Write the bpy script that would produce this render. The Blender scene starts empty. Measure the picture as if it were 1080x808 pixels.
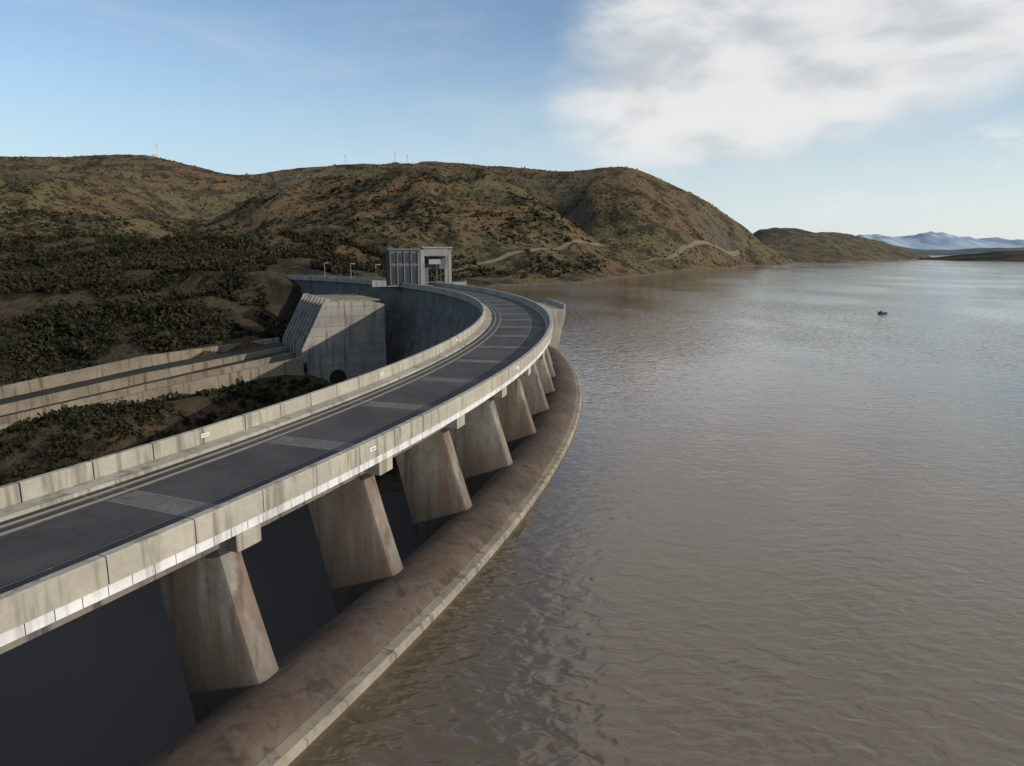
import bpy, bmesh, math, numpy as np
from mathutils import Vector, Matrix
rng=np.random.default_rng(7)
scene=bpy.context.scene
COL=scene.collection
# ---------------------------------------------------------------- helpers
F=743.0; PITCH=math.radians(10.8); SP,CP=math.sin(PITCH),math.cos(PITCH)
WZ=-19.0                      # water level (drone altitude is z=0)
CX,CY=-204.0,110.0            # centre of the dam's arc
def survey(u,v,y):            # photogrammetry: sight line -> world point at northing y
    a=(u-540)/F; b=(404-v)/F
    d=(a,CP+b*SP,-SP+b*CP); t=y/d[1]
    return (d[0]*t,y,d[2]*t)
def survey_z(u,v,z):
    a=(u-540)/F; b=(404-v)/F
    d=(a,CP+b*SP,-SP+b*CP); t=z/d[2]
    return (d[0]*t,d[1]*t,z)
def link(o,parent=None):
    COL.objects.link(o)
    if parent: o.parent=parent
    return o
def empty(name,loc=(0,0,0)):
    e=bpy.data.objects.new(name,None); e.location=loc; e.empty_display_size=1; COL.objects.link(e); return e
def mesh_obj(name,verts,faces,mat=None,parent=None,smooth=False):
    m=bpy.data.meshes.new(name); m.from_pydata([tuple(v) for v in verts],[],faces); m.update()
    if smooth:
        m.polygons.foreach_set('use_smooth',[True]*len(m.polygons))
    o=bpy.data.objects.new(name,m)
    if mat: m.materials.append(mat)
    return link(o,parent)
def fixn(o):
    bm=bmesh.new(); bm.from_mesh(o.data); bmesh.ops.recalc_face_normals(bm,faces=bm.faces); bm.to_mesh(o.data); bm.free()
def bevel(o,w=0.04,s=1):
    b=o.modifiers.new('bevel','BEVEL'); b.width=w; b.segments=s; b.limit_method='ANGLE'; b.angle_limit=math.radians(40)
def pol(R,th,z): return (CX+R*math.cos(th),CY+R*math.sin(th),z)
def sweep_data(profile,ths,V,Fc,caps=True):
    n=len(profile); b=len(V)
    for t in ths:
        for (R,z) in profile: V.append(pol(R,t,z))
    for i in range(len(ths)-1):
        for j in range(n):
            k=(j+1)%n
            Fc.append((b+i*n+j,b+i*n+k,b+(i+1)*n+k,b+(i+1)*n+j))
    if caps:
        Fc.append(tuple(b+j for j in range(n))[::-1]); Fc.append(tuple(b+(len(ths)-1)*n+j for j in range(n)))
D=math.radians
def sweep(name,profile,t0,t1,step,mat,parent,smooth=False):
    V=[];Fc=[]; ths=np.linspace(D(t0),D(t1),max(2,int((t1-t0)/step)+1))
    sweep_data(profile,ths,V,Fc); o=mesh_obj(name,V,Fc,mat,parent); fixn(o)
    if smooth:
        o.data.polygons.foreach_set('use_smooth',[True]*len(o.data.polygons))
    return o
def segs(name,profile,t0,t1,seg,gap,mat,parent,sub=3):
    V=[];Fc=[]; t=t0
    while t<t1-1e-6:
        sweep_data(profile,np.linspace(D(t+gap/2),D(t+seg-gap/2),sub+1),V,Fc); t+=seg
    o=mesh_obj(name,V,Fc,mat,parent); fixn(o); return o
def rect(r0,r1,z0,z1): return [(r0,z0),(r1,z0),(r1,z1),(r0,z1)]
def box_data(V,Fc,c,s,M=None):
    b=len(V)
    for dz in(-.5,.5):
        for dx,dy in((-.5,-.5),(.5,-.5),(.5,.5),(-.5,.5)):
            p=Vector((c[0]+dx*s[0],c[1]+dy*s[1],c[2]+dz*s[2]))
            if M is not None: p=M@p
            V.append(tuple(p))
    for f in((3,2,1,0),(4,5,6,7),(0,1,5,4),(1,2,6,5),(2,3,7,6),(3,0,4,7)): Fc.append(tuple(b+i for i in f))
def boxes(name,items,mat,parent,M=None):
    V=[];Fc=[]
    for c,s in items: box_data(V,Fc,c,s,M)
    return mesh_obj(name,V,Fc,mat,parent)
# ---------------------------------------------------------------- noise
def perlin(x,y,seed=0):
    r=np.random.default_rng(seed); g=r.random((256,256))*2*np.pi
    gx,gy=np.cos(g),np.sin(g)
    xi=np.floor(x).astype(int); yi=np.floor(y).astype(int); fx=x-xi; fy=y-yi
    u=fx*fx*fx*(fx*(fx*6-15)+10); w=fy*fy*fy*(fy*(fy*6-15)+10)
    def d(i,j): return gx[(xi+i)&255,(yi+j)&255]*(fx-i)+gy[(xi+i)&255,(yi+j)&255]*(fy-j)
    a=d(0,0)*(1-u)+d(1,0)*u; b=d(0,1)*(1-u)+d(1,1)*u
    return (a*(1-w)+b*w)*1.5
def fbm(x,y,o=5,seed=0,ridge=False,gain=.5):
    s=0;a=1;tot=0
    for i in range(o):
        n=perlin(x*2**i+13.7*i,y*2**i+7.1*i,seed+i)
        if ridge: n=1-2*np.sqrt(n*n+.004)
        s=s+n*a; tot+=a; a*=gain
    return s/tot
# ---------------------------------------------------------------- material helper
def mat_new(name):
    m=bpy.data.materials.new(name); m.use_nodes=True; nt=m.node_tree
    b=nt.nodes['Principled BSDF']; return m,nt,b
class N:
    def __init__(s,nt): s.nt=nt
    def n(s,t,**k):
        x=s.nt.nodes.new(t)
        for a,b in k.items(): setattr(x,a,b)
        return x
    def l(s,a,b): s.nt.links.new(a,b)
    def val(s,inp,v):
        if hasattr(v,'is_linked') or hasattr(v,'links'): s.l(v,inp)
        else: inp.default_value=v
    def math(s,op,a,b=0.0,clamp=False,c=None):
        x=s.n('ShaderNodeMath',operation=op); x.use_clamp=clamp
        s.val(x.inputs[0],a); s.val(x.inputs[1],b)
        if c is not None: s.val(x.inputs[2],c)
        return x.outputs[0]
    def mix(s,f,a,b,mode='MIX'):
        x=s.n('ShaderNodeMix',data_type='RGBA'); x.blend_type=mode; x.clamp_factor=True
        s.val(x.inputs[0],f)
        for i,v in((6,a),(7,b)):
            if isinstance(v,tuple): v=v if len(v)==4 else (*v,1)
            s.val(x.inputs[i],v)
        return x.outputs[2]
    def ramp(s,v,lo,hi):
        x=s.n('ShaderNodeMapRange'); x.interpolation_type='SMOOTHSTEP'; s.val(x.inputs[0],v)
        s.val(x.inputs[1],lo); s.val(x.inputs[2],hi); return x.outputs[0]
    def noise(s,vec,scale,detail=4,rough=.55,dist=0.0):
        x=s.n('ShaderNodeTexNoise'); s.l(vec,x.inputs['Vector']); x.inputs['Scale'].default_value=scale
        x.inputs['Detail'].default_value=detail; x.inputs['Roughness'].default_value=rough; x.inputs['Distortion'].default_value=dist
        return x.outputs['Fac']
    def mapping(s,vec,scale=(1,1,1),rot=(0,0,0)):
        x=s.n('ShaderNodeMapping'); s.l(vec,x.inputs[0]); x.inputs['Scale'].default_value=scale; x.inputs['Rotation'].default_value=rot
        return x.outputs[0]
    def bump(s,h,strength,dist,b):
        x=s.n('ShaderNodeBump'); s.l(h,x.inputs['Height']); x.inputs['Strength'].default_value=strength; x.inputs['Distance'].default_value=dist
        s.l(x.outputs[0],b.inputs['Normal'])
def concrete(name,c1,c2,stain=(.09,.07,.05),stain_amt=.5,rust=0.0,lines=0.0,rough=.9,scale=1.0,rustc=(.17,.075,.035),damp=None):
    m,nt,b=mat_new(name); g=N(nt)
    P=g.n('ShaderNodeNewGeometry').outputs['Position']
    big=g.noise(P,.22*scale,3); fine=g.noise(P,2.6*scale,5,.65)
    streak=g.noise(g.mapping(P,(1,1,.09)),1.5*scale,3,.6)
    col=g.mix(g.ramp(g.math('ADD',g.math('MULTIPLY',big,.6),g.math('MULTIPLY',fine,.4)),.35,.65),c1,c2)
    col=g.mix(g.math('MULTIPLY',g.ramp(streak,.5,.68),stain_amt),col,stain)
    if rust>0:
        rs=g.noise(g.mapping(P,(1,1,.12)),.55,3,.6)
        col=g.mix(g.math('MULTIPLY',g.ramp(rs,.42,.62),rust),col,rustc)
    col=g.mix(g.math('MULTIPLY',g.ramp(fine,.62,.75),.35),col,tuple(x*.45 for x in c1))
    if lines>0 or damp:
        z=g.n('ShaderNodeSeparateXYZ'); g.l(P,z.inputs[0])
    if damp:   # flood-stained towards the water line
        dz=g.math('ADD',z.outputs[2],g.math('MULTIPLY',g.math('SUBTRACT',streak,.5),5.0))
        col=g.mix(g.math('MULTIPLY',g.math('SUBTRACT',1.0,g.ramp(dz,damp[0],damp[1])),.75),col,damp[2])
    if lines>0:
        fr=g.math('FRACT',g.math('DIVIDE',z.outputs[2],lines))
        col=g.mix(g.math('MULTIPLY',g.math('LESS_THAN',fr,.07),.45),col,tuple(x*.4 for x in c1))
        lv=g.math('FLOOR',g.math('DIVIDE',z.outputs[2],lines))
        w=g.n('ShaderNodeTexWhiteNoise',noise_dimensions='1D'); g.l(lv,w.inputs['W'])
        col=g.mix(g.math('MULTIPLY',w.outputs[0],.3),col,tuple(x*.6 for x in c1))
    g.l(col,b.inputs['Base Color']); b.inputs['Roughness'].default_value=rough
    b.inputs['Specular IOR Level'].default_value=.25
    g.bump(fine,.35,.05,b)
    return m
M_par=concrete('parapet_concrete',(.29,.27,.225),(.39,.365,.305),(.12,.105,.085),.65)
M_white=concrete('fascia_concrete',(.52,.52,.53),(.68,.68,.68),(.22,.20,.18),.55)
M_pier=concrete('pier_concrete',(.165,.155,.135),(.285,.265,.23),(.06,.05,.04),.75,rust=.6,rustc=(.13,.070,.040),damp=(-19.5,-13.5,(.075,.052,.038)))
M_dam=concrete('dam_concrete',(.13,.118,.10),(.215,.195,.165),(.045,.04,.035),.85,lines=2.4)
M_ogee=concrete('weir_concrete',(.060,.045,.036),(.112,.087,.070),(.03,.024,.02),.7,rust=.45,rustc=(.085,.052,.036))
M_lip=concrete('weir_lip_concrete',(.19,.165,.13),(.30,.26,.205),(.09,.07,.05),.65)
M_block=concrete('outlet_concrete',(.22,.205,.18),(.32,.30,.265),(.09,.08,.065),.75,lines=2.6,scale=.7)
M_chute=concrete('chute_wall_concrete',(.17,.14,.105),(.27,.225,.17),(.07,.055,.04),.75,scale=.5)
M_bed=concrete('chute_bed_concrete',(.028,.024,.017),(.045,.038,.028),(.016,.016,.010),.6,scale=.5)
M_gate=concrete('gatehouse_concrete',(.21,.21,.205),(.30,.295,.28),(.11,.10,.09),.5)
M_gate2=concrete('gatehouse_shaded_concrete',(.10,.105,.11),(.145,.15,.15),(.06,.06,.06),.5)  # darker copy of the gatehouse concrete, the block's shade put into its colour
def plain(name,c,r=.6,metal=0.0):
    m,nt,b=mat_new(name); g=N(nt); P=g.n('ShaderNodeNewGeometry').outputs['Position']
    n=g.noise(P,1.7,3); g.l(g.mix(n,tuple(x*.75 for x in c),tuple(min(1,x*1.2) for x in c)),b.inputs['Base Color'])
    b.inputs['Roughness'].default_value=r; b.inputs['Metallic'].default_value=metal; return m
M_dark=plain('dark_glass',(.03,.035,.04),.3); M_paint=plain('white_paint',(.75,.75,.73),.6); M_steel=plain('galvanised_steel',(.35,.36,.37),.45,.6)
M_line=plain('worn_road_paint',(.20,.20,.19),.8)
M_rail=plain('rail_steel',(.24,.21,.17),.5,.2); M_black=plain('black_opening',(.012,.012,.014),.9); M_boat=plain('boat_hull',(.03,.035,.05),.4)
def asphalt():
    m,nt,b=mat_new('asphalt'); g=N(nt); P=g.n('ShaderNodeNewGeometry').outputs['Position']
    big=g.noise(P,.18,4); fine=g.noise(P,9,4,.7); med=g.noise(P,1.3,3)
    col=g.mix(g.ramp(big,.35,.65),(.038,.035,.034),(.064,.059,.056))
    col=g.mix(g.math('MULTIPLY',g.ramp(fine,.5,.75),.5),col,(.10,.095,.09))
    col=g.mix(g.math('MULTIPLY',g.ramp(med,.55,.7),.4),col,(.024,.024,.025))
    g.l(col,b.inputs['Base Color']); b.inputs['Roughness'].default_value=.85; b.inputs['Specular IOR Level'].default_value=.3; g.bump(fine,.3,.01,b); return m
M_asph=asphalt()
M_patch=concrete('joint_slab_concrete',(.095,.092,.088),(.155,.15,.14),(.055,.05,.045),.5,scale=2)
# ---------------------------------------------------------------- terrain
C=[]
def c(u,v,y): C.append(survey(u,v,y))
def cz(u,v,z): C.append(survey_z(u,v,z))
for u,v,y in [(-250,172,900),(-120,170,930),(0,169,950),(80,168,950),(160,165,950),(205,176,950),(245,191,980),(300,180,950),(380,176,950),(450,176,950),
  (530,179,930),(600,183,900),(635,180,850),(665,179,840),(700,194,840),(745,222,850),(790,245,900),
  (290,212,690),(340,206,700),(400,203,700),(460,204,680),(510,212,670),(560,228,640),(605,249,590),
  (545,200,840),(600,230,770),(640,252,680),(700,245,700),(760,252,800),(665,215,740),(700,222,760),
  (0,212,650),(100,206,700),(180,222,740),(230,225,760),(-200,220,600),
  (0,262,430),(100,262,450),(180,262,500),(250,262,440),(330,262,430),(400,262,450),(480,262,480),(560,266,500),(-200,262,400),
  (350,281,400),(400,287,410),(450,289,420),(200,281,350),(100,285,330),(0,290,310),(300,286,300),(-200,300,260),
  (300,298,280),(200,302,275),(100,305,270),(0,312,255),(0,340,230),(150,342,222),(250,330,235),(-200,340,220),
  (250,352,222),(40,390,205),(0,460,140),(200,432,158),(0,500,130),(150,465,140),(-200,400,170),
  (815,264,980),(850,270,1060),(800,246,1300),(840,250,1380),(880,247,1400),(912,252,1420),(955,266,1450)]: c(u,v,y)
for u,y,z in [(340,800,36),(400,800,36),(460,790,32),(520,770,14),(565,735,-6),(210,600,6),(150,560,10)]:
    C.append(((u-540)/F*y/1.035,y,z))
for u,v in [(500,301),(560,299),(620,296),(660,291),(700,286.5),(740,283),(780,280),(830,278),(875,276)]:
    cz(u,v,-18.2)
    p=survey_z(u,v,-18.2); C.append((p[0]+45,p[1]-42,-34))
for p in [(100,0,-60),(100,200,-60),(40,290,-50),(300,300,-60),(500,600,-60),(0,100,-60),(-100,0,-62),(-75,94,-62),(-60,140,-60),(-110,70,-62),(-250,60,-55),(0,-90,-60),(20,180,-60),(-50,225,-46),
   (-20,245,-40),(700,900,-60),(900,300,-60),(1250,900,-60),(900,-90,-60),(-400,0,-40),(-700,100,10),(-1000,300,60),(-900,-90,10),
   (-800,1400,40),(-300,1400,40),(100,1350,20),(400,1300,-5),(-1000,1850,20),(0,1850,20),(600,1850,-15),(900,1500,-30),(800,1250,-40),(1250,1400,-50),(1250,1850,-30),(520,1100,-16),(650,1180,-30),(480,980,-22)]: C.append(p)
A=np.array((-.88,-.475)); B=np.array((-.475,.88)); O=np.array((-55.0,187.0))
def chz(L): return -28.5-.168*L
for L in(0,35,70,110):
    for W,dz in((0,-3),(14,-1.5),(28,1.5)):
        q=O+A*L+B*W; C.append((q[0],q[1],chz(L)+dz))
for q in[(-50,186,-38),(-38,190,-40)]: C.append(q)
C=np.array(C); S=400.0
def tps(r2): return np.where(r2>1e-12,.5*r2*np.log(np.maximum(r2,1e-12)),0)
X=C[:,:2]/S; n=len(X)
K=tps(((X[:,None]-X[None])**2).sum(-1))+np.eye(n)*2e-4
Pm=np.c_[np.ones(n),X]; AA=np.block([[K,Pm],[Pm.T,np.zeros((3,3))]])
w=np.linalg.solve(AA,np.r_[C[:,2],0,0,0])
gx=np.arange(-1150,1301,5.0); gy=np.arange(-100,1901,5.0)
GX,GY=np.meshgrid(gx,gy); pts=np.c_[GX.ravel(),GY.ravel()]/S
H=np.zeros(len(pts))
for i in range(n): H+=w[i]*tps(((pts-X[i])**2).sum(1))
H+=w[n]+pts@w[n+1:]; H=H.reshape(GX.shape)
H=np.maximum(H,-66)
amp=np.clip((H-WZ)/45,0,1)
wx=GX+fbm(GX/120,GY/120,3,77)*50; wy=GY+fbm(GX/120,GY/120,3,87)*50
far=np.clip((880-GY)/220,.2,1)
crest=1-.55*np.clip((H-45)/25,0,1)
H=H+amp*far*crest*((fbm(wx/200,wy/200,4,3,True,.42)-.2)*34)+amp*np.clip(far+.1,0,1)*crest*(fbm(wx/80,wy/80,4,11,True,.46)-.2)*10
hb=13.0; q=H+fbm(GX/250,GY/250,3,21)*12; fr=(q/hb)-np.floor(q/hb); st=np.clip((fr-.62)/.14,0,1); st=st*st*(3-2*st)
terr=(np.floor(q/hb)+st)*hb-(q-H)
wt=np.maximum(np.clip((H-40)/40,0,1)*np.clip((GY-740)/80,0,1)*np.clip((0-GX)/120,0,1)*.7, np.clip((GX-480)/80,0,1)*np.clip((GY-1100)/100,0,1)*.4)*np.clip(.4+2.4*fbm(GX/140,GY/140,3,99),0,1)
H=H*(1-wt)+terr*wt
H+=np.clip((H-WZ+1)/4,0,1)*fbm(GX/14,GY/14,3,31)*1.3+ (H<-19)*np.where(GX<-10,1,0)*fbm(GX/30,GY/30,3,41)*1.2
RR=np.hypot(GX-CX,GY-CY)
LL=(GX-O[0])*A[0]+(GY-O[1])*A[1]; WW=(GX-O[0])*B[0]+(GY-O[1])*B[1]
inch=(LL>-6)&(LL<150)&(WW>-4)&(WW<32); H=np.where(inch,np.minimum(H,chz(LL)-2.6+np.clip(WW/28,0,1)*2.4),H)
TH=np.arctan2(GY-CY,GX-CX)
ind=(RR>186)&(RR<222)&(np.abs(TH)<D(50)); H=np.where(ind,np.minimum(H,-30),H)
bank=np.clip((TH-D(51))/D(4),0,1)*(RR>180)*(RR<230); H=np.where((bank>0)&(TH<D(70)),np.maximum(H,-14+bank*5.5),H)
edge=np.minimum(np.minimum(GX+1150,1300-GX),np.minimum(GY+100,1900-GY)); e=np.clip(edge/60,0,1); H=H*e+(-66)*(1-e)
def height(x,y):
    fx=(np.asarray(x,float)-gx[0])/5; fy=(np.asarray(y,float)-gy[0])/5
    i=np.clip(np.floor(fx).astype(int),0,len(gx)-2); j=np.clip(np.floor(fy).astype(int),0,len(gy)-2); a=fx-i; b=fy-j
    return (H[j,i]*(1-a)+H[j,i+1]*a)*(1-b)+(H[j+1,i]*(1-a)+H[j+1,i+1]*a)*b
def quads(m,co,q):
    m.vertices.add(len(co)); m.vertices.foreach_set('co',co.astype(np.float32).ravel())
    m.loops.add(len(q)*4); m.loops.foreach_set('vertex_index',q.astype(np.int32).ravel())
    m.polygons.add(len(q)); m.polygons.foreach_set('loop_start',np.arange(0,len(q)*4,4,dtype=np.int32)); m.update(calc_edges=True)
def grid_mesh(name,GX,GY,H,mat):
    ny,nx=GX.shape; m=bpy.data.meshes.new(name)
    co=np.c_[GX.ravel(),GY.ravel(),H.ravel()].astype(np.float32)
    idx=np.arange(ny*nx).reshape(ny,nx); q=np.stack([idx[:-1,:-1],idx[:-1,1:],idx[1:,1:],idx[1:,:-1]],-1).reshape(-1,4)
    quads(m,co,q); m.polygons.foreach_set('use_smooth',np.ones(len(q),bool)); m.materials.append(mat)
    return link(bpy.data.objects.new(name,m))
def terrain_mat():
    m,nt,b=mat_new('hillside'); g=N(nt); G=g.n('ShaderNodeNewGeometry'); P=G.outputs['Position']
    sp=g.n('ShaderNodeSeparateXYZ'); g.l(P,sp.inputs[0]); sn=g.n('ShaderNodeSeparateXYZ'); g.l(G.outputs['Normal'],sn.inputs[0])
    n1=g.noise(P,.008,4,.6); n2=g.noise(P,.045,5,.65); n3=g.noise(P,.35,5,.7)
    col=g.mix(g.ramp(n1,.44,.60),(.148,.096,.051),(.122,.108,.052))
    col=g.mix(g.ramp(n2,.45,.61),col,(.048,.041,.024))
    col=g.mix(g.math('MULTIPLY',g.ramp(n3,.5,.7),.6),col,(.19,.15,.095))
    v=g.n('ShaderNodeTexVoronoi'); g.l(P,v.inputs['Vector']); v.inputs['Scale'].default_value=.16
    vd=g.math('LESS_THAN',v.outputs['Distance'],g.math('MULTIPLY',n2,.68)); col=g.mix(g.math('MULTIPLY',vd,.75),col,(.020,.020,.012))
    v2=g.n('ShaderNodeTexVoronoi'); g.l(P,v2.inputs['Vector']); v2.inputs['Scale'].default_value=.42
    vd2=g.math('LESS_THAN',v2.outputs['Distance'],g.math('MULTIPLY',n3,.62)); col=g.mix(g.math('MULTIPLY',vd2,.6),col,(.03,.027,.016))
    rock=g.mix(n3,(.05,.045,.04),(.145,.125,.105))
    sl=g.math('ADD',sn.outputs[2],g.math('MULTIPLY',g.math('SUBTRACT',n2,.5),.5)); col=g.mix(g.math('MULTIPLY',g.ramp(sl,.76,.58),.8),col,rock)
    q=g.math('MULTIPLY',g.math('MULTIPLY',g.ramp(sp.outputs[2],62,72),g.ramp(g.math('MULTIPLY',sp.outputs[2],-1.0),-98,-86)),g.math('MULTIPLY',g.ramp(sp.outputs[0],-300,-250),g.math('SUBTRACT',1.0,g.ramp(sp.outputs[0],-90,-40))))
    col=g.mix(g.math('MULTIPLY',g.math('MULTIPLY',q,g.ramp(n2,.4,.6)),.7),col,g.mix(n3,(.06,.056,.052),(.16,.15,.135)))
    sh=g.math('ADD',sp.outputs[2],g.math('MULTIPLY',n2,2.5)); mud=g.mix(n3,(.11,.082,.052),(.18,.14,.095))
    inv=g.math('SUBTRACT',1.0,g.ramp(sh,-17.2,-16.3)); east=g.ramp(g.math('ADD',sp.outputs[0],g.math('MULTIPLY',sp.outputs[1],.45)),90,150)
    col=g.mix(g.math('MULTIPLY',inv,east),col,mud)
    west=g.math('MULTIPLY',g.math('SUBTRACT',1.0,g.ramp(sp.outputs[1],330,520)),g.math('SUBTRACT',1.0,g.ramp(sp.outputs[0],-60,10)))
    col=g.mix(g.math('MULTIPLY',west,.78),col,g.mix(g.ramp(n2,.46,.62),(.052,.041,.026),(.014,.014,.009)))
    hz=g.ramp(sp.outputs[1],500,2300); col=g.mix(g.math('MULTIPLY',hz,.38),col,(.11,.13,.15))  # blue-grey distance haze mixed into the base colour, growing with northing
    g.l(col,b.inputs['Base Color']); b.inputs['Roughness'].default_value=1; b.inputs['Specular IOR Level'].default_value=.1
    g.bump(g.math('ADD',g.math('MULTIPLY',n2,2.5),n3),1.0,2.6,b); return m
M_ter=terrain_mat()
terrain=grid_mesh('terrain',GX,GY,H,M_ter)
r=14000; ground=mesh_obj('ground',[(-r,-r,-75),(r,-r,-75),(r,r,-75),(-r,r,-75)],[(0,1,2,3)],M_ter)
def hill_strip(name,pts,depth,base,mat,seed,rough,am=.28):
    pts=np.array(pts,float); k=260; t=np.linspace(0,len(pts)-1,k)
    X_=np.interp(t,range(len(pts)),pts[:,0]); Y_=np.interp(t,range(len(pts)),pts[:,1]); Z_=np.interp(t,range(len(pts)),pts[:,2])
    prof=np.linspace(-1,1,31); gx_=np.tile(X_,(31,1)); gy_=Y_[None]+prof[:,None]*depth
    hz=base+(Z_-base)[None]*(1-np.abs(prof)[:,None]**1.3)
    hz=hz+fbm(gx_/rough,gy_/rough,5,seed)*(Z_-base)[None]*am*(1-np.abs(prof)[:,None])
    return grid_mesh(name,gx_,gy_,hz,mat)
def far_mat(name,a,b_,sc):
    m,nt,b=mat_new(name); g=N(nt); P=g.n('ShaderNodeNewGeometry').outputs['Position']
    g.l(g.mix(g.ramp(g.noise(P,sc,4,.65),.4,.62),a,b_),b.inputs['Base Color']); b.inputs['Roughness'].default_value=1; b.inputs['Specular IOR Level'].default_value=0; return m
M_f1=far_mat('far_shore',(.075,.068,.05),(.035,.04,.035),.02); M_f2=far_mat('mountains_haze',(.36,.44,.53),(.31,.39,.48),.002)  # mountains' pale blue is aerial haze put into the base colour
M_f3=far_mat('far_shore_haze',(.13,.145,.15),(.09,.11,.12),.006)  # distance haze put into this shore's base colour too
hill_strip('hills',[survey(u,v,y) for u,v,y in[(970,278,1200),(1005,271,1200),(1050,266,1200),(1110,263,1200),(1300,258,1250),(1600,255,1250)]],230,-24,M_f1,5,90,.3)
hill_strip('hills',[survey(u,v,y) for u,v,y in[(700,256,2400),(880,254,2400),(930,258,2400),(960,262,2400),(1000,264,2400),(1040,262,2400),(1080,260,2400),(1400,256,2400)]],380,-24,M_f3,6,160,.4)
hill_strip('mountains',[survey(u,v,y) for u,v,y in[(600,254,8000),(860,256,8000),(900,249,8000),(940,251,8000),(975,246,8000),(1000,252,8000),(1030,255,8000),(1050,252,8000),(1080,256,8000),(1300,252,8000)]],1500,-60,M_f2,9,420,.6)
# ---------------------------------------------------------------- water
def water_mat(name,c1,c2,rough,amt,ior=1.33):
    m,nt,b=mat_new(name); g=N(nt); P=g.n('ShaderNodeNewGeometry').outputs['Position']
    big=g.noise(P,.012,2)
    g.l(g.mix(g.ramp(big,.35,.65),c1,c2),b.inputs['Base Color'])
    b.inputs['IOR'].default_value=ior; b.inputs['Roughness'].default_value=rough
    r1=g.noise(g.mapping(P,(.7,1.2,1),(0,0,-.25)),1.05,2,.45,.5)
    r2=g.noise(g.mapping(P,(.7,1,1),(0,0,.6)),.30,1,.5,.3)
    patch=g.ramp(g.noise(g.mapping(P,(1,.5,1),(0,0,.4)),.022,2),.38,.62)
    h=g.math('ADD',g.math('MULTIPLY',r1,g.math('ADD',g.math('MULTIPLY',patch,.75),.45)),g.math('MULTIPLY',r2,.5))
    g.bump(h,1.0,amt,b); return m
M_wat=water_mat('lake_water',(.102,.077,.050),(.125,.095,.064),.05,.12,1.55)
M_pool=water_mat('pool_water',(.05,.046,.042),(.065,.06,.052),.6,.05,1.15)
ths=np.linspace(D(-120),D(85),140); rad=np.r_[212.5,np.geomspace(216,14000,60)]
V=[(CX+R*math.cos(t),CY+R*math.sin(t),WZ) for t in ths for R in rad]; k=len(rad)
Fc=[(i*k+j,i*k+j+1,(i+1)*k+j+1,(i+1)*k+j) for i in range(len(ths)-1) for j in range(k-1)]
mesh_obj('lake_water',V,Fc,M_wat)
mesh_obj('plunge_pool_water',[(-165,-70,-57),(-20,-70,-57),(-8,60,-57),(-14,165,-57),(-60,150,-57),(-110,128,-57),(-170,90,-57)],[(0,1,2,3,4,5,6)],M_pool)
# ---------------------------------------------------------------- dam
dam=empty('concrete_arch_dam')
PA=[-23.1-2.93*2+2.93*i for i in range(0,12)]   # pier angles
T_END=5.6; TD=54
rnd=[(213.35,-18.62),(213.1,-18.36),(212.6,-18.08),(211.9,-17.92),(211.1,-17.92),(210.2,-18.15),(209.4,-18.65),(208.6,-19.5),(207.9,-20.8),(207.3,-22.6),(206.7,-26),(205,-36),(200,-62),(213,-62)]
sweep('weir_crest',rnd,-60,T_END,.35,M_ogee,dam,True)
segs('weir_lip',[(213.33,-60),(214,-60),(214,-18.74),(213.85,-18.62),(213.33,-18.6)],-60,T_END,2.93,.012,M_lip,dam,5)
body=[(209.9,-62),(209.9,-11.5),(199.9,-11.5),(199.6,-14),(197.5,-24),(193,-40),(186,-62)]
sweep('non_overflow_wall',body,T_END,TD,.5,M_dam,dam)
V=[];Fc=[]
sweep_data([(209.92,-40),(211.5,-30),(215.4,-12.4),(215.4,-11.2),(210.05,-11.2)],np.linspace(D(6.2),D(10.6),8),V,Fc); o=mesh_obj('intake_platform',V,Fc,M_par,dam); fixn(o)
segs('intake_platform_parapet',rect(215.05,215.35,-11.2,-10.3),6.2,10.6,1.1,.02,M_par,dam)
sweep('deck_slab',rect(199.2,209.5,-11.45,-11.12),-60,TD,.5,M_par,dam)
sweep('edge_girder_inner',rect(199.6,200.6,-12.3,-11.46),-60,T_END,.5,M_dam,dam)
sweep('edge_girder_outer',rect(208.1,208.9,-12.2,-11.46),-60,T_END,.5,M_dam,dam)
sweep('middle_girder',rect(204,204.8,-12.3,-11.46),-60,T_END,.5,M_dam,dam)
segs('fascia_beam',rect(209.52,209.93,-11.43,-11.02),-60,TD,.2442,.008,M_white,dam,1)
segs('outer_parapet_wall',[(209.57,-11.0),(210.02,-11.0),(210.02,-10.05),(209.97,-10),(209.62,-10),(209.57,-10.05)],-60,TD,.9767,.012,M_par,dam,3)
segs('inner_parapet_wall',[(199.3,-11.5),(199.68,-11.5),(199.68,-10.05),(199.63,-10),(199.35,-10),(199.3,-10.05)],-60,TD,.9767,.02,M_par,dam,3)
sweep('walkway_kerb',rect(199.69,200.75,-11.11,-10.86),-60,TD,.5,M_par,dam)
sweep('outer_kerb',rect(209.05,209.515,-11.11,-10.92),-60,TD,.5,M_par,dam)
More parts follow.
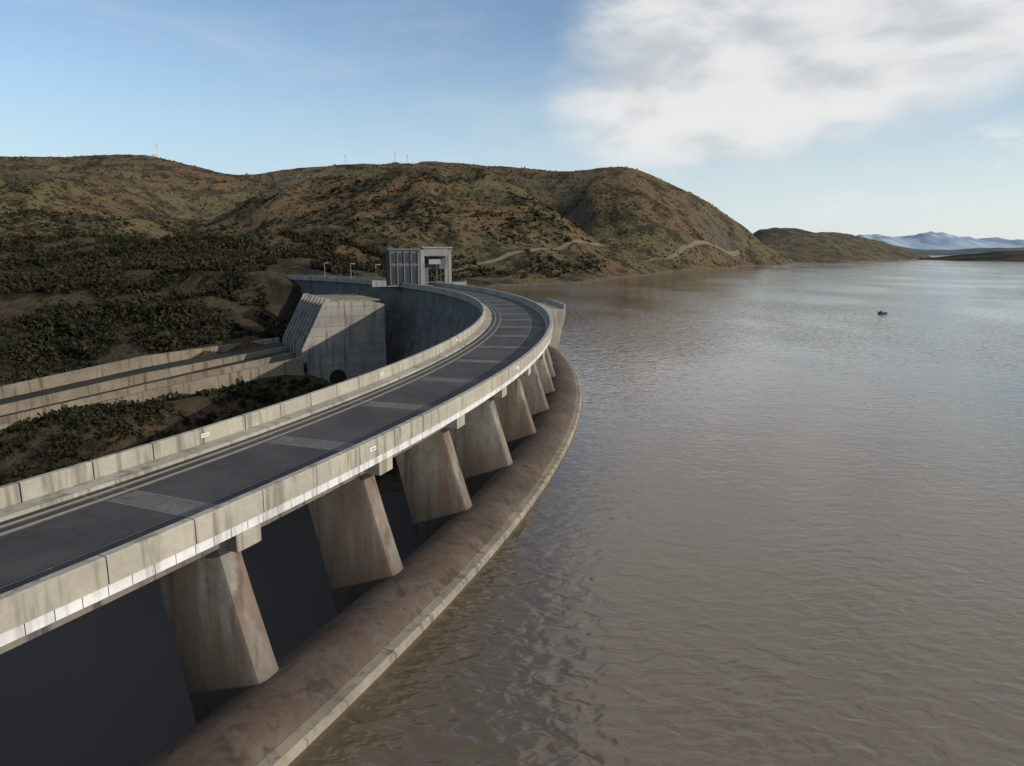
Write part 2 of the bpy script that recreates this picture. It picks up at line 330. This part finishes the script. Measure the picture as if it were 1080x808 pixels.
def pier(name,a):
    th=D(a); er=Vector((math.cos(th),math.sin(th),0)); et=Vector((-math.sin(th),math.cos(th),0))
    lv=[(-12.25,204.4,208.75,.62),(-14.5,205.0,209.4,.65),(-17.5,205.8,210.35,.69),(-19,206.2,210.9,.71),(-25,207.6,212.4,.78)]
    V=[];Fc=[]
    for z,r0,r1,t in lv:
        sec=[(r0,-t),(r1-.55*t,-t),(r1-.22*t,-.86*t),(r1-.04*t,-.5*t),(r1,0),(r1-.04*t,.5*t),(r1-.22*t,.86*t),(r1-.55*t,t),(r0,t)]; ring=len(sec)
        for R,s in sec:
            p=er*R+et*s; V.append((CX+p.x,CY+p.y,z))
    for i in range(len(lv)-1):
        for j in range(ring):
            k=(j+1)%ring; Fc.append((i*ring+j,i*ring+k,(i+1)*ring+k,(i+1)*ring+j))
    Fc.append(tuple(range(ring))); Fc.append(tuple((len(lv)-1)*ring+j for j in range(ring)))
    o=mesh_obj(name,V,Fc,M_pier,dam); fixn(o)
    o.data.polygons.foreach_set('use_smooth',[True]*len(o.data.polygons))
    try: o.data.set_sharp_from_angle(angle=D(38))
    except Exception: pass
    M=Matrix.Translation((CX,CY,0))@Matrix.Rotation(th,4,'Z')
    V=[];Fc=[]
    box_data(V,Fc,(206.7,0,-11.86),(6.4,1.4,.79),M)
    box_data(V,Fc,(201.5,0,-11.86),(3.7,1.4,.79),M)
    o=mesh_obj(name+'_cap_beam',V,Fc,M_par,dam); bevel(o,.05)
for i,a in enumerate(PA): pier('pier_%d'%(i+1),a)
# ---------------------------------------------------------------- road
road=empty('road')
sweep('asphalt_surface',rect(200.76,209.04,-11.115,-11.05),-60,TD,.5,M_asph,road)
V=[];Fc=[]
for i in range(-12,26):
    a=-23.1+2.93*i
    sweep_data(rect(202.5,207.6,-11.049,-11.044),np.linspace(D(a-.19),D(a+.19),3),V,Fc)
o=mesh_obj('joint_slab',V,Fc,M_patch,road); fixn(o)
V=[];Fc=[]
for i in range(-12,26):
    a=-23.1+2.93*i
    for s in(-.205,.205): sweep_data(rect(200.8,209.0,-11.049,-11.042),np.linspace(D(a+s-.008),D(a+s+.008),2),V,Fc)
o=mesh_obj('expansion_joint',V,Fc,M_line,road); fixn(o)
def line(name,R,w_,mat,h=-11.040): return sweep(name,rect(R-w_/2,R+w_/2,-11.048,h),-60,TD,.5,mat,road)
line('crane_rail_inner',201.35,.10,M_rail,-10.99); line('crane_rail_outer',202.15,.10,M_rail,-10.99)
line('rail_channel_inner',201.35,.36,M_patch,-11.041); line('rail_channel_outer',202.15,.36,M_patch,-11.041)
line('lane_line',206.9,.06,M_line,-11.030); line('edge_seam',204.9,.03,M_dark,-11.030)
V=[];Fc=[]
for a,R in((-20.9,199.71),(-14.9,199.71),(-25.3,199.71),(-8.3,199.71),(-2,199.71)):
    M=Matrix.Translation((CX,CY,0))@Matrix.Rotation(D(a),4,'Z'); box_data(V,Fc,(R,0,-10.4),(.03,.6,.2),M)
for a in(-20.6,-13.2,-7.5):
    M=Matrix.Translation((CX,CY,0))@Matrix.Rotation(D(a),4,'Z'); box_data(V,Fc,(210.04,0,-10.45),(.03,.6,.2),M)
sg=empty('warning_sign'); mesh_obj('plates',V,Fc,M_paint,sg)
V2=[];F2=[]
for a,R,z in((-20.9,199.735,-10.4),(-14.9,199.735,-10.4),(-25.3,199.735,-10.4),(-20.6,210.062,-10.45)):
    M=Matrix.Translation((CX,CY,0))@Matrix.Rotation(D(a),4,'Z')
    for k_ in range(5): box_data(V2,F2,(R,-.2+k_*.1,z),(.01,.05,.08),M)
mesh_obj('lettering',V2,F2,M_dark,sg)
# ---------------------------------------------------------------- gate house
gh=empty('intake_gatehouse'); th=D(31.5)
gc=Vector(pol(205.8,th,-11.1)); M=Matrix.Translation(gc)@Matrix.Rotation(D(14),4,'Z')
Hh=10.8
boxes('plinth',[((5.5,0,-14),(8.6,9.6,28.4)),((0,0,.12),(19.6,9.6,.24))],M_gate,gh,M)
o=boxes('west_block',[((-4.6,0,.25+(Hh-.5)/2),(9.2,8.4,Hh-.5)),((-4.6,0,Hh+.06),(9.9,9.2,.6))],M_gate2,gh,M); bevel(o,.05)
boxes('fins',[((-8.75+i*2.05,-4.4,Hh/2),(.32,.4,Hh-.9)) for i in range(5)]+[((-9.35,-3.6+i*1.8,Hh/2),(.4,.3,Hh-.9)) for i in range(5)]+[((-4.6,-4.38,6.4),(8.0,.3,.4))],M_gate2,gh,M)
boxes('windows',[((-7.72+i*2.05,-4.215,z),(1.5,.05,h_)) for i in range(4) for z,h_ in((3.2,5.2),(8.3,2.9))]+[((-9.215,-2.7+i*1.8,z),(.05,1.3,h_)) for i in range(4) for z,h_ in((3.2,5.2),(8.3,2.9))],M_dark,gh,M)
o=boxes('portal_frame',[((.75,-3.6,Hh/2+.2),(1.2,1.2,Hh-.4)),((9.0,-3.6,Hh/2+.2),(1.0,1.2,Hh-.4)),((4.92,-3.6,Hh-.75),(7.1,1.1,2.2)),
  ((.75,3.6,Hh/2+.2),(1.2,1.2,Hh-.4)),((9.0,3.6,Hh/2+.2),(1.0,1.2,Hh-.4)),((4.92,3.6,Hh-.75),(7.1,1.1,2.2)),((9.0,0,Hh-.7),(.95,5.9,2.0)),((5.35,0,Hh+.6),(9.2,9,.42))],M_gate,gh,M); bevel(o,.05)
boxes('machine_room',[((5.0,1.2,6.9),(6.9,3.4,3.6)),((2.2,1.2,2.6),(1.6,3.4,5.0))],M_gate2,gh,M)
boxes('hoist',[((4.9,-1.6,7.2),(4.0,1.8,1.5)),((4.9,-2.8,1.1),(7.0,.12,.12)),((6.6,-1.6,3.4),(.14,.14,6.6)),((5.4,-1.6,3.4),(.14,.14,6.6))],M_steel,gh,M)
boxes('annex_walls',[((12.0,-2.5,.55),(4,.3,1.1)),((-12.2,-3.2,.9),(4.2,3,1.8)),((14.2,0,.7),(.3,5,1.4))],M_gate,gh,M)
def lamp(a,R):
    M=Matrix.Translation(pol(R,D(a),-11.0))@Matrix.Rotation(D(a),4,'Z'); e=empty('street_lamp')
    bm=bmesh.new(); bmesh.ops.create_cone(bm,cap_ends=True,segments=8,radius1=.11,radius2=.06,depth=6,matrix=M@Matrix.Translation((0,0,3)))
    me=bpy.data.meshes.new('post'); bm.to_mesh(me); bm.free(); me.materials.append(M_steel); link(bpy.data.objects.new('post',me),e)
    boxes('arm_and_head',[((.6,0,5.95),(1.3,.07,.07)),((1.3,0,5.9),(.6,.25,.12))],M_steel,e,M)
for a,R in((37,200.3),(42,200.3),(47,200.3)): lamp(a,R)
# ---------------------------------------------------------------- outlet block and chute
ob=empty('outlet_structure')
def LP(L,W,z): q=O+A*L+B*W; return (q[0],q[1],z)
top=-14.2
prof=[(-22,-42),(-22,top-1.0),(-18,top),(-6.4,top),(0,-27.3),(0,-42)]
V=[LP(L,0,z) for L,z in prof]+[LP(L,28,z) for L,z in prof]; m_=len(prof)
Fc=[tuple(range(m_))[::-1],tuple(range(m_,2*m_))]+[(j,(j+1)%m_,m_+(j+1)%m_,m_+j) for j in range(m_)]
o=mesh_obj('block',V,Fc,M_block,ob); fixn(o)
V=[];Fc=[]
for i in range(8):
    W=.6+i*3.75
    b=len(V); pr=[(-7.0,top+.9),(-5.6,top+.9),(1.2,-26.6),(1.2,-30),(-.5,-30)]
    for s in(-.55,.55):
        for L,z in pr: V.append(LP(L,W+s,z))
    Fc+= [tuple(b+j for j in range(5))[::-1],tuple(b+5+j for j in range(5))]+[(b+j,b+(j+1)%5,b+5+(j+1)%5,b+5+j) for j in range(5)]
o=mesh_obj('gate_piers',V,Fc,M_block,ob); fixn(o)
V=[LP(-21,1.2,top+.02),LP(-7.1,1.2,top+.02),LP(-7.1,27,top+.02),LP(-21,27,top+.02),LP(-21,1.2,top+.35),LP(-7.1,1.2,top+.35),LP(-7.1,27,top+.35),LP(-21,27,top+.35)]
mesh_obj('roof_slab',V,[(3,2,1,0),(4,5,6,7),(0,1,5,4),(1,2,6,5),(2,3,7,6),(3,0,4,7)],M_chute,ob)
V=[];Fc=[];ns=20
for rr_,off in((3.0,-.3),(2.4,-.3),(2.4,-.02),(3.0,-.02)):
    for i in range(ns):
        t=2*math.pi*i/ns; V.append(LP(-8+rr_*math.cos(t),off,-35+rr_*math.sin(t)))
for k_ in range(4):
    for i in range(ns): Fc.append((k_*ns+i,k_*ns+(i+1)%ns,((k_+1)%4)*ns+(i+1)%ns,((k_+1)%4)*ns+i))
mesh_obj('tunnel_ring',V,Fc,M_block,ob)
mesh_obj('tunnel_mouth',[LP(-8+2.4*math.cos(2*math.pi*i/ns),-.03,-35+2.4*math.sin(2*math.pi*i/ns)) for i in range(ns)],[tuple(range(ns))],M_black,ob)
ch=empty('spillway_chute')
def strip(name,W0,W1,up,dn,mat):
    V=[];Fc=[];Ls=np.linspace(1.3,150,40)
    for L in Ls:
        z=chz(L); g_=min(1,.35+L/60)      # terraces fan apart as the chute descends
        u_=up*g_ if up>0 else up
        V+= [LP(L,W0,z-dn),LP(L,W1,z-dn),LP(L,W1,z+u_),LP(L,W0,z+u_)]
    for i in range(len(Ls)-1):
        for j in range(4):
            k=(j+1)%4; Fc.append((i*4+j,i*4+k,(i+1)*4+k,(i+1)*4+j))
    Fc+=[(0,1,2,3),tuple(len(V)-4+j for j in range(4))]
    o=mesh_obj(name,V,Fc,mat,ch); fixn(o)
strip('south_training_wall',-1.2,.1,1.0,9,M_chute); strip('divider_wall_south',9.6,10.4,.9,3.5,M_chute); strip('divider_wall_north',19.2,20.0,2.3,3.5,M_chute)
strip('north_training_wall',31.6,32.8,5.2,6,M_chute)
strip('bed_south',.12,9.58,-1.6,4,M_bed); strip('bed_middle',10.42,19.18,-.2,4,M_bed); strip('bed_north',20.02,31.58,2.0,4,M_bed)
# ---------------------------------------------------------------- shore road on the hillside
def ray_hit(u,v,y0=300,y1=1300):
    ys=np.arange(y0,y1,2.0); P=np.array([survey(u,v,y) for y in ys]); hz=height(P[:,0],P[:,1]); k=np.nonzero(hz>P[:,2])[0]
    return (P[k[0],0],P[k[0],1]) if len(k) else None
path=[ray_hit(u,v) for u,v in[(470,281),(500,278),(540,275),(580,273),(620,270),(660,268),(700,267),(740,267),(780,268)]]
path=np.array([p for p in path if p and p[1]<950])
cf=np.polyfit(path[:,0],path[:,1],2); xs_=np.linspace(path[:,0].min(),path[:,0].max(),12); path=np.c_[xs_,np.polyval(cf,xs_)]
M_dirt=concrete('gravel_road',(.12,.095,.065),(.17,.135,.095),(.08,.062,.04),.4)
def ribbon(name,path,wd,mat,lift=.5):
    t=np.linspace(0,len(path)-1,260); x=np.interp(t,range(len(path)),path[:,0]); y=np.interp(t,range(len(path)),path[:,1])
    dx=np.gradient(x);dy=np.gradient(y);l=np.hypot(dx,dy)+1e-6;nx_=-dy/l;ny_=dx/l
    V=[];Fc=[]
    for s in(-.5,-.17,.17,.5):
        xx=x+nx_*wd*s; yy=y+ny_*wd*s; z=np.maximum(height(xx,yy),-17.5)+lift; V.append(np.c_[xx,yy,z])
    V=np.stack(V,1).reshape(-1,3)
    for i in range(len(x)-1):
        for j in range(3): Fc.append((i*4+j,i*4+j+1,(i+1)*4+j+1,(i+1)*4+j))
    return mesh_obj(name,V,Fc,mat)
ribbon('gravel_road',path,3.6,M_dirt,.25)
# ---------------------------------------------------------------- vegetation
def leaf_mat():
    m,nt,b=mat_new('foliage'); g=N(nt); at=g.n('ShaderNodeAttribute'); at.attribute_name='tint'
    P=g.n('ShaderNodeNewGeometry').outputs['Position']
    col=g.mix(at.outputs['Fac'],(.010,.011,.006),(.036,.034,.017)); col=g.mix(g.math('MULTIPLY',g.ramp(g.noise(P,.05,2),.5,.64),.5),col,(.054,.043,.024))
    g.l(col,b.inputs['Base Color']); b.inputs['Roughness'].default_value=.9; b.inputs['Specular IOR Level'].default_value=.1; return m
M_leaf=leaf_mat()
def scatter(name,x,y,rad,leaves,squash=.75,lsz=.34):
    z=height(x,y); n=len(x); tot=n*leaves
    cl=rng.normal(size=(n,5,3))*.45; cl[:,:,2]=np.abs(cl[:,:,2])
    which=rng.integers(0,5,(n,leaves)); cc=np.take_along_axis(cl,which[:,:,None].repeat(3,2),1)
    d=rng.normal(size=(n,leaves,3)); d/=np.linalg.norm(d,axis=2,keepdims=True); d*=(.35+.3*rng.random((n,leaves,1)))
    p=(cc+d); p[:,:,2]=np.abs(p[:,:,2])*squash*1.3
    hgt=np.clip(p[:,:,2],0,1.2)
    P=np.c_[x,y,z-.1][:,None]+p*rad[:,None,None]; P=P.reshape(-1,3)
    s=(lsz*rad[:,None]*(.6+.8*rng.random((n,leaves)))).reshape(-1,1)
    a=rng.normal(size=(tot,3)); a/=np.linalg.norm(a,axis=1,keepdims=True); b=np.cross(a,rng.normal(size=(tot,3))); b/=np.linalg.norm(b,axis=1,keepdims=True)
    co=np.stack([P-a*s-b*s*.6,P+a*s-b*s*.6,P+a*s*.7+b*s*.6,P-a*s*.7+b*s*.6],1).reshape(-1,3)
    m=bpy.data.meshes.new(name); quads(m,co,np.arange(tot*4).reshape(-1,4)); m.materials.append(M_leaf)
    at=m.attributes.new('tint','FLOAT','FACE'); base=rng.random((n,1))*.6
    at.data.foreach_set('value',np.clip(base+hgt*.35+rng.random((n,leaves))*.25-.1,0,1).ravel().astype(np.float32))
    return link(bpy.data.objects.new(name,m))
def ok(x,y):
    L=(x-O[0])*A[0]+(y-O[1])*A[1]; W=(x-O[0])*B[0]+(y-O[1])*B[1]
    R=np.hypot(x-CX,y-CY); t=np.arctan2(y-CY,x-CX)
    return ~((L>-26)&(W>-2.5)&(W<35))&~((R>184)&(R<222)&(t<D(56)))&(height(x,y)>np.where(R<186,-56,-16.5))
def samp(nn,x0,x1,y0,y1,thr,sc,seed):
    x=rng.uniform(x0,x1,nn); y=rng.uniform(y0,y1,nn); k=ok(x,y)&(fbm(x/sc,y/sc,3,seed)>thr)
    return x[k],y[k]
x,y=samp(19000,-250,-25,95,235,-.22,25,51); scatter('scrub_bushes',x,y,.3+1.3*rng.random(len(x))**2,24,.7,.3)
x,y=samp(12000,-330,-40,205,430,-.07,26,61); scatter('valley_trees',x,y,.6+2.7*rng.random(len(x))**2,42,.85,.22)
x,y=samp(10000,-450,60,330,620,-.08,50,65); scatter('slope_bushes',x,y,.5+1.6*rng.random(len(x))**2,12,.8,.42)
x,y=samp(14000,-900,620,430,1000,-.02,70,71); scatter('hillside_shrubs',x,y,rng.uniform(.4,1.3,len(x)),6,.6,.6)
# ---------------------------------------------------------------- masts
def mast(u,v,h,hut=False):
    ys=np.arange(600,1060,3.0); hx=height((u-540)/F*ys/1.04,ys); k=int(np.argmax(hx/ys)); y=ys[k]; x_=(u-540)/F*y/1.04; z=float(height(x_,y))
    e=empty('radio_mast'); it=[]; w_=.55*y/950
    for s in((-.8,-.8),(.8,-.8),(0,.9)): it.append(((s[0],s[1],h/2-1),(w_,w_,h+2)))
    for q in np.arange(1,h,2.2): it.append(((0,-.8,q),(1.9,.25,.25)))
    it.append(((0,0,h*.8),(3,1.8,1.8)))
    boxes('lattice',it,M_paint,e,Matrix.Translation((x_,y,z)))
    if hut: boxes('equipment_hut',[((-5,0,1.2),(6,5,4)),((-5,0,3.4),(6.6,5.6,.3))],M_paint,e,Matrix.Translation((x_,y,z)))
mast(168,163,18,True); mast(365,172,13); mast(417,170,14); mast(430,170,12)
# ---------------------------------------------------------------- boat
bt=empty('motorboat'); px,py,_=survey_z(930,331,WZ)
M=Matrix.Translation((px,py,WZ-.1))@Matrix.Rotation(D(200),4,'Z')
sec=[(-1.5,.72,.0),(-.8,.8,.0),(.3,.74,.03),(1.0,.5,.12),(1.5,.05,.25)]
V=[];Fc=[]
for X_,w_,up in sec:
    for yy,zz in((-w_,.55+up),(-w_*.8,.0+up*.5),(0,-.22+up*.6),(w_*.8,.0+up*.5),(w_,.55+up),(w_*.86,.5+up),(w_*.6,.15+up*.6),(-w_*.6,.15+up*.6),(-w_*.86,.5+up)): V.append(tuple(M@Vector((X_,yy,zz))))
for i in range(len(sec)-1):
    for j in range(9): Fc.append((i*9+j,i*9+(j+1)%9,(i+1)*9+(j+1)%9,(i+1)*9+j))
Fc+=[tuple(range(9)),tuple(36+j for j in range(9))]
o=mesh_obj('hull',V,Fc,M_boat,bt); fixn(o)
o=boxes('canvas_cover',[((-.1,0,.5),(1.9,1.1,.45)),((.1,0,.8),(.8,.7,.3))],M_boat,bt,M); bevel(o,.12,2)
# ---------------------------------------------------------------- light & sky
EL=20.0; sd=Vector((.91,-.415,0)).normalized(); az=math.atan2(sd.x,sd.y)
L_=bpy.data.lights.new('sun','SUN'); L_.energy=3.5; L_.angle=D(.5); L_.color=(1,.90,.76)
so=bpy.data.objects.new('sun',L_); COL.objects.link(so)
dv=Vector((sd.x*math.cos(D(EL)),sd.y*math.cos(D(EL)),math.sin(D(EL)))); so.rotation_euler=dv.to_track_quat('Z','Y').to_euler()
W=bpy.data.worlds.new('World'); W.name='sky'; scene.world=W; W.use_nodes=True; nt=W.node_tree; g=N(nt)
try: W.cycles.sampling_method='MANUAL'; W.cycles.sample_map_resolution=512
except Exception: pass
bg=nt.nodes['Background']; sky=g.n('ShaderNodeTexSky'); sky.sky_type='NISHITA'; sky.sun_disc=False; sky.sun_elevation=D(EL); sky.sun_rotation=az
sky.air_density=1.0; sky.dust_density=.3; sky.ozone_density=2.0
dirv=g.n('ShaderNodeTexCoord').outputs['Generated']; s=g.n('ShaderNodeSeparateXYZ'); g.l(dirv,s.inputs[0])
azn=g.math('ARCTAN2',s.outputs[0],s.outputs[1]); eln=g.math('ARCSINE',s.outputs[2])
cb=g.n('ShaderNodeCombineXYZ'); g.l(azn,cb.inputs[0]); g.l(eln,cb.inputs[1])
mp=g.mapping(cb.outputs[0],(1,2.3,1),(0,0,-.35))
n1=g.noise(mp,2.6,5,.5,.4); n2=g.noise(mp,8,5,.5,.3)
elmin=g.math('ADD',g.math('MULTIPLY',g.math('MAXIMUM',g.math('SUBTRACT',azn,.3),0.0),.28),.046)
mk=g.math('MULTIPLY',g.ramp(g.math('SUBTRACT',eln,elmin),-.02,.12),g.ramp(azn,-.06,.2))
dens=g.math('ADD',g.math('ADD',g.math('MULTIPLY',n1,.75),g.math('MULTIPLY',n2,.30)),g.math('MULTIPLY',mk,.60))
dens=g.math('MULTIPLY',g.ramp(dens,.68,1.08),g.ramp(mk,.0,.5))
thin=g.math('MULTIPLY',g.ramp(g.noise(g.mapping(cb.outputs[0],(1,5,1),(0,0,.15)),2.2,4,.6,.4),.45,.75),.22)
lowr=g.math('MULTIPLY',g.math('MULTIPLY',g.ramp(n2,.54,.66),g.ramp(azn,.34,.5)),g.math('SUBTRACT',1.0,g.ramp(eln,.10,.17)))
dens=g.math('MAXIMUM',g.math('MAXIMUM',dens,thin),g.math('MULTIPLY',lowr,.7))
dens=g.math('MULTIPLY',dens,g.ramp(eln,.0,.05))
shd=g.ramp(g.math('ADD',g.math('MULTIPLY',n1,.55),g.math('MULTIPLY',n2,.45)),.36,.52)
ccol=g.mix(shd,(.60,.62,.64),(.84,.84,.83))
sc=g.n('ShaderNodeVectorMath',operation='SCALE'); g.l(sky.outputs[0],sc.inputs[0]); sc.inputs['Scale'].default_value=.14
hz=g.math('MULTIPLY',g.math('SUBTRACT',1.0,g.ramp(eln,-.02,.30)),.8)
base=g.mix(hz,sc.outputs[0],g.mix(g.ramp(azn,-.5,.6),(.46,.61,.76),(.76,.83,.88)))
g.l(g.mix(g.math('MULTIPLY',dens,.93),base,ccol),bg.inputs[0]); bg.inputs[1].default_value=1.0
# ---------------------------------------------------------------- camera
cd=bpy.data.cameras.new('camera'); cd.sensor_fit='HORIZONTAL'; cd.sensor_width=36; cd.lens=36*F/1080; cd.clip_start=.1; cd.clip_end=40000
co=bpy.data.objects.new('camera',cd); COL.objects.link(co); co.rotation_euler=(math.pi/2-PITCH,0,0); scene.camera=co
scene.view_settings.view_transform='Standard'; scene.view_settings.look='None'; scene.view_settings.exposure=0
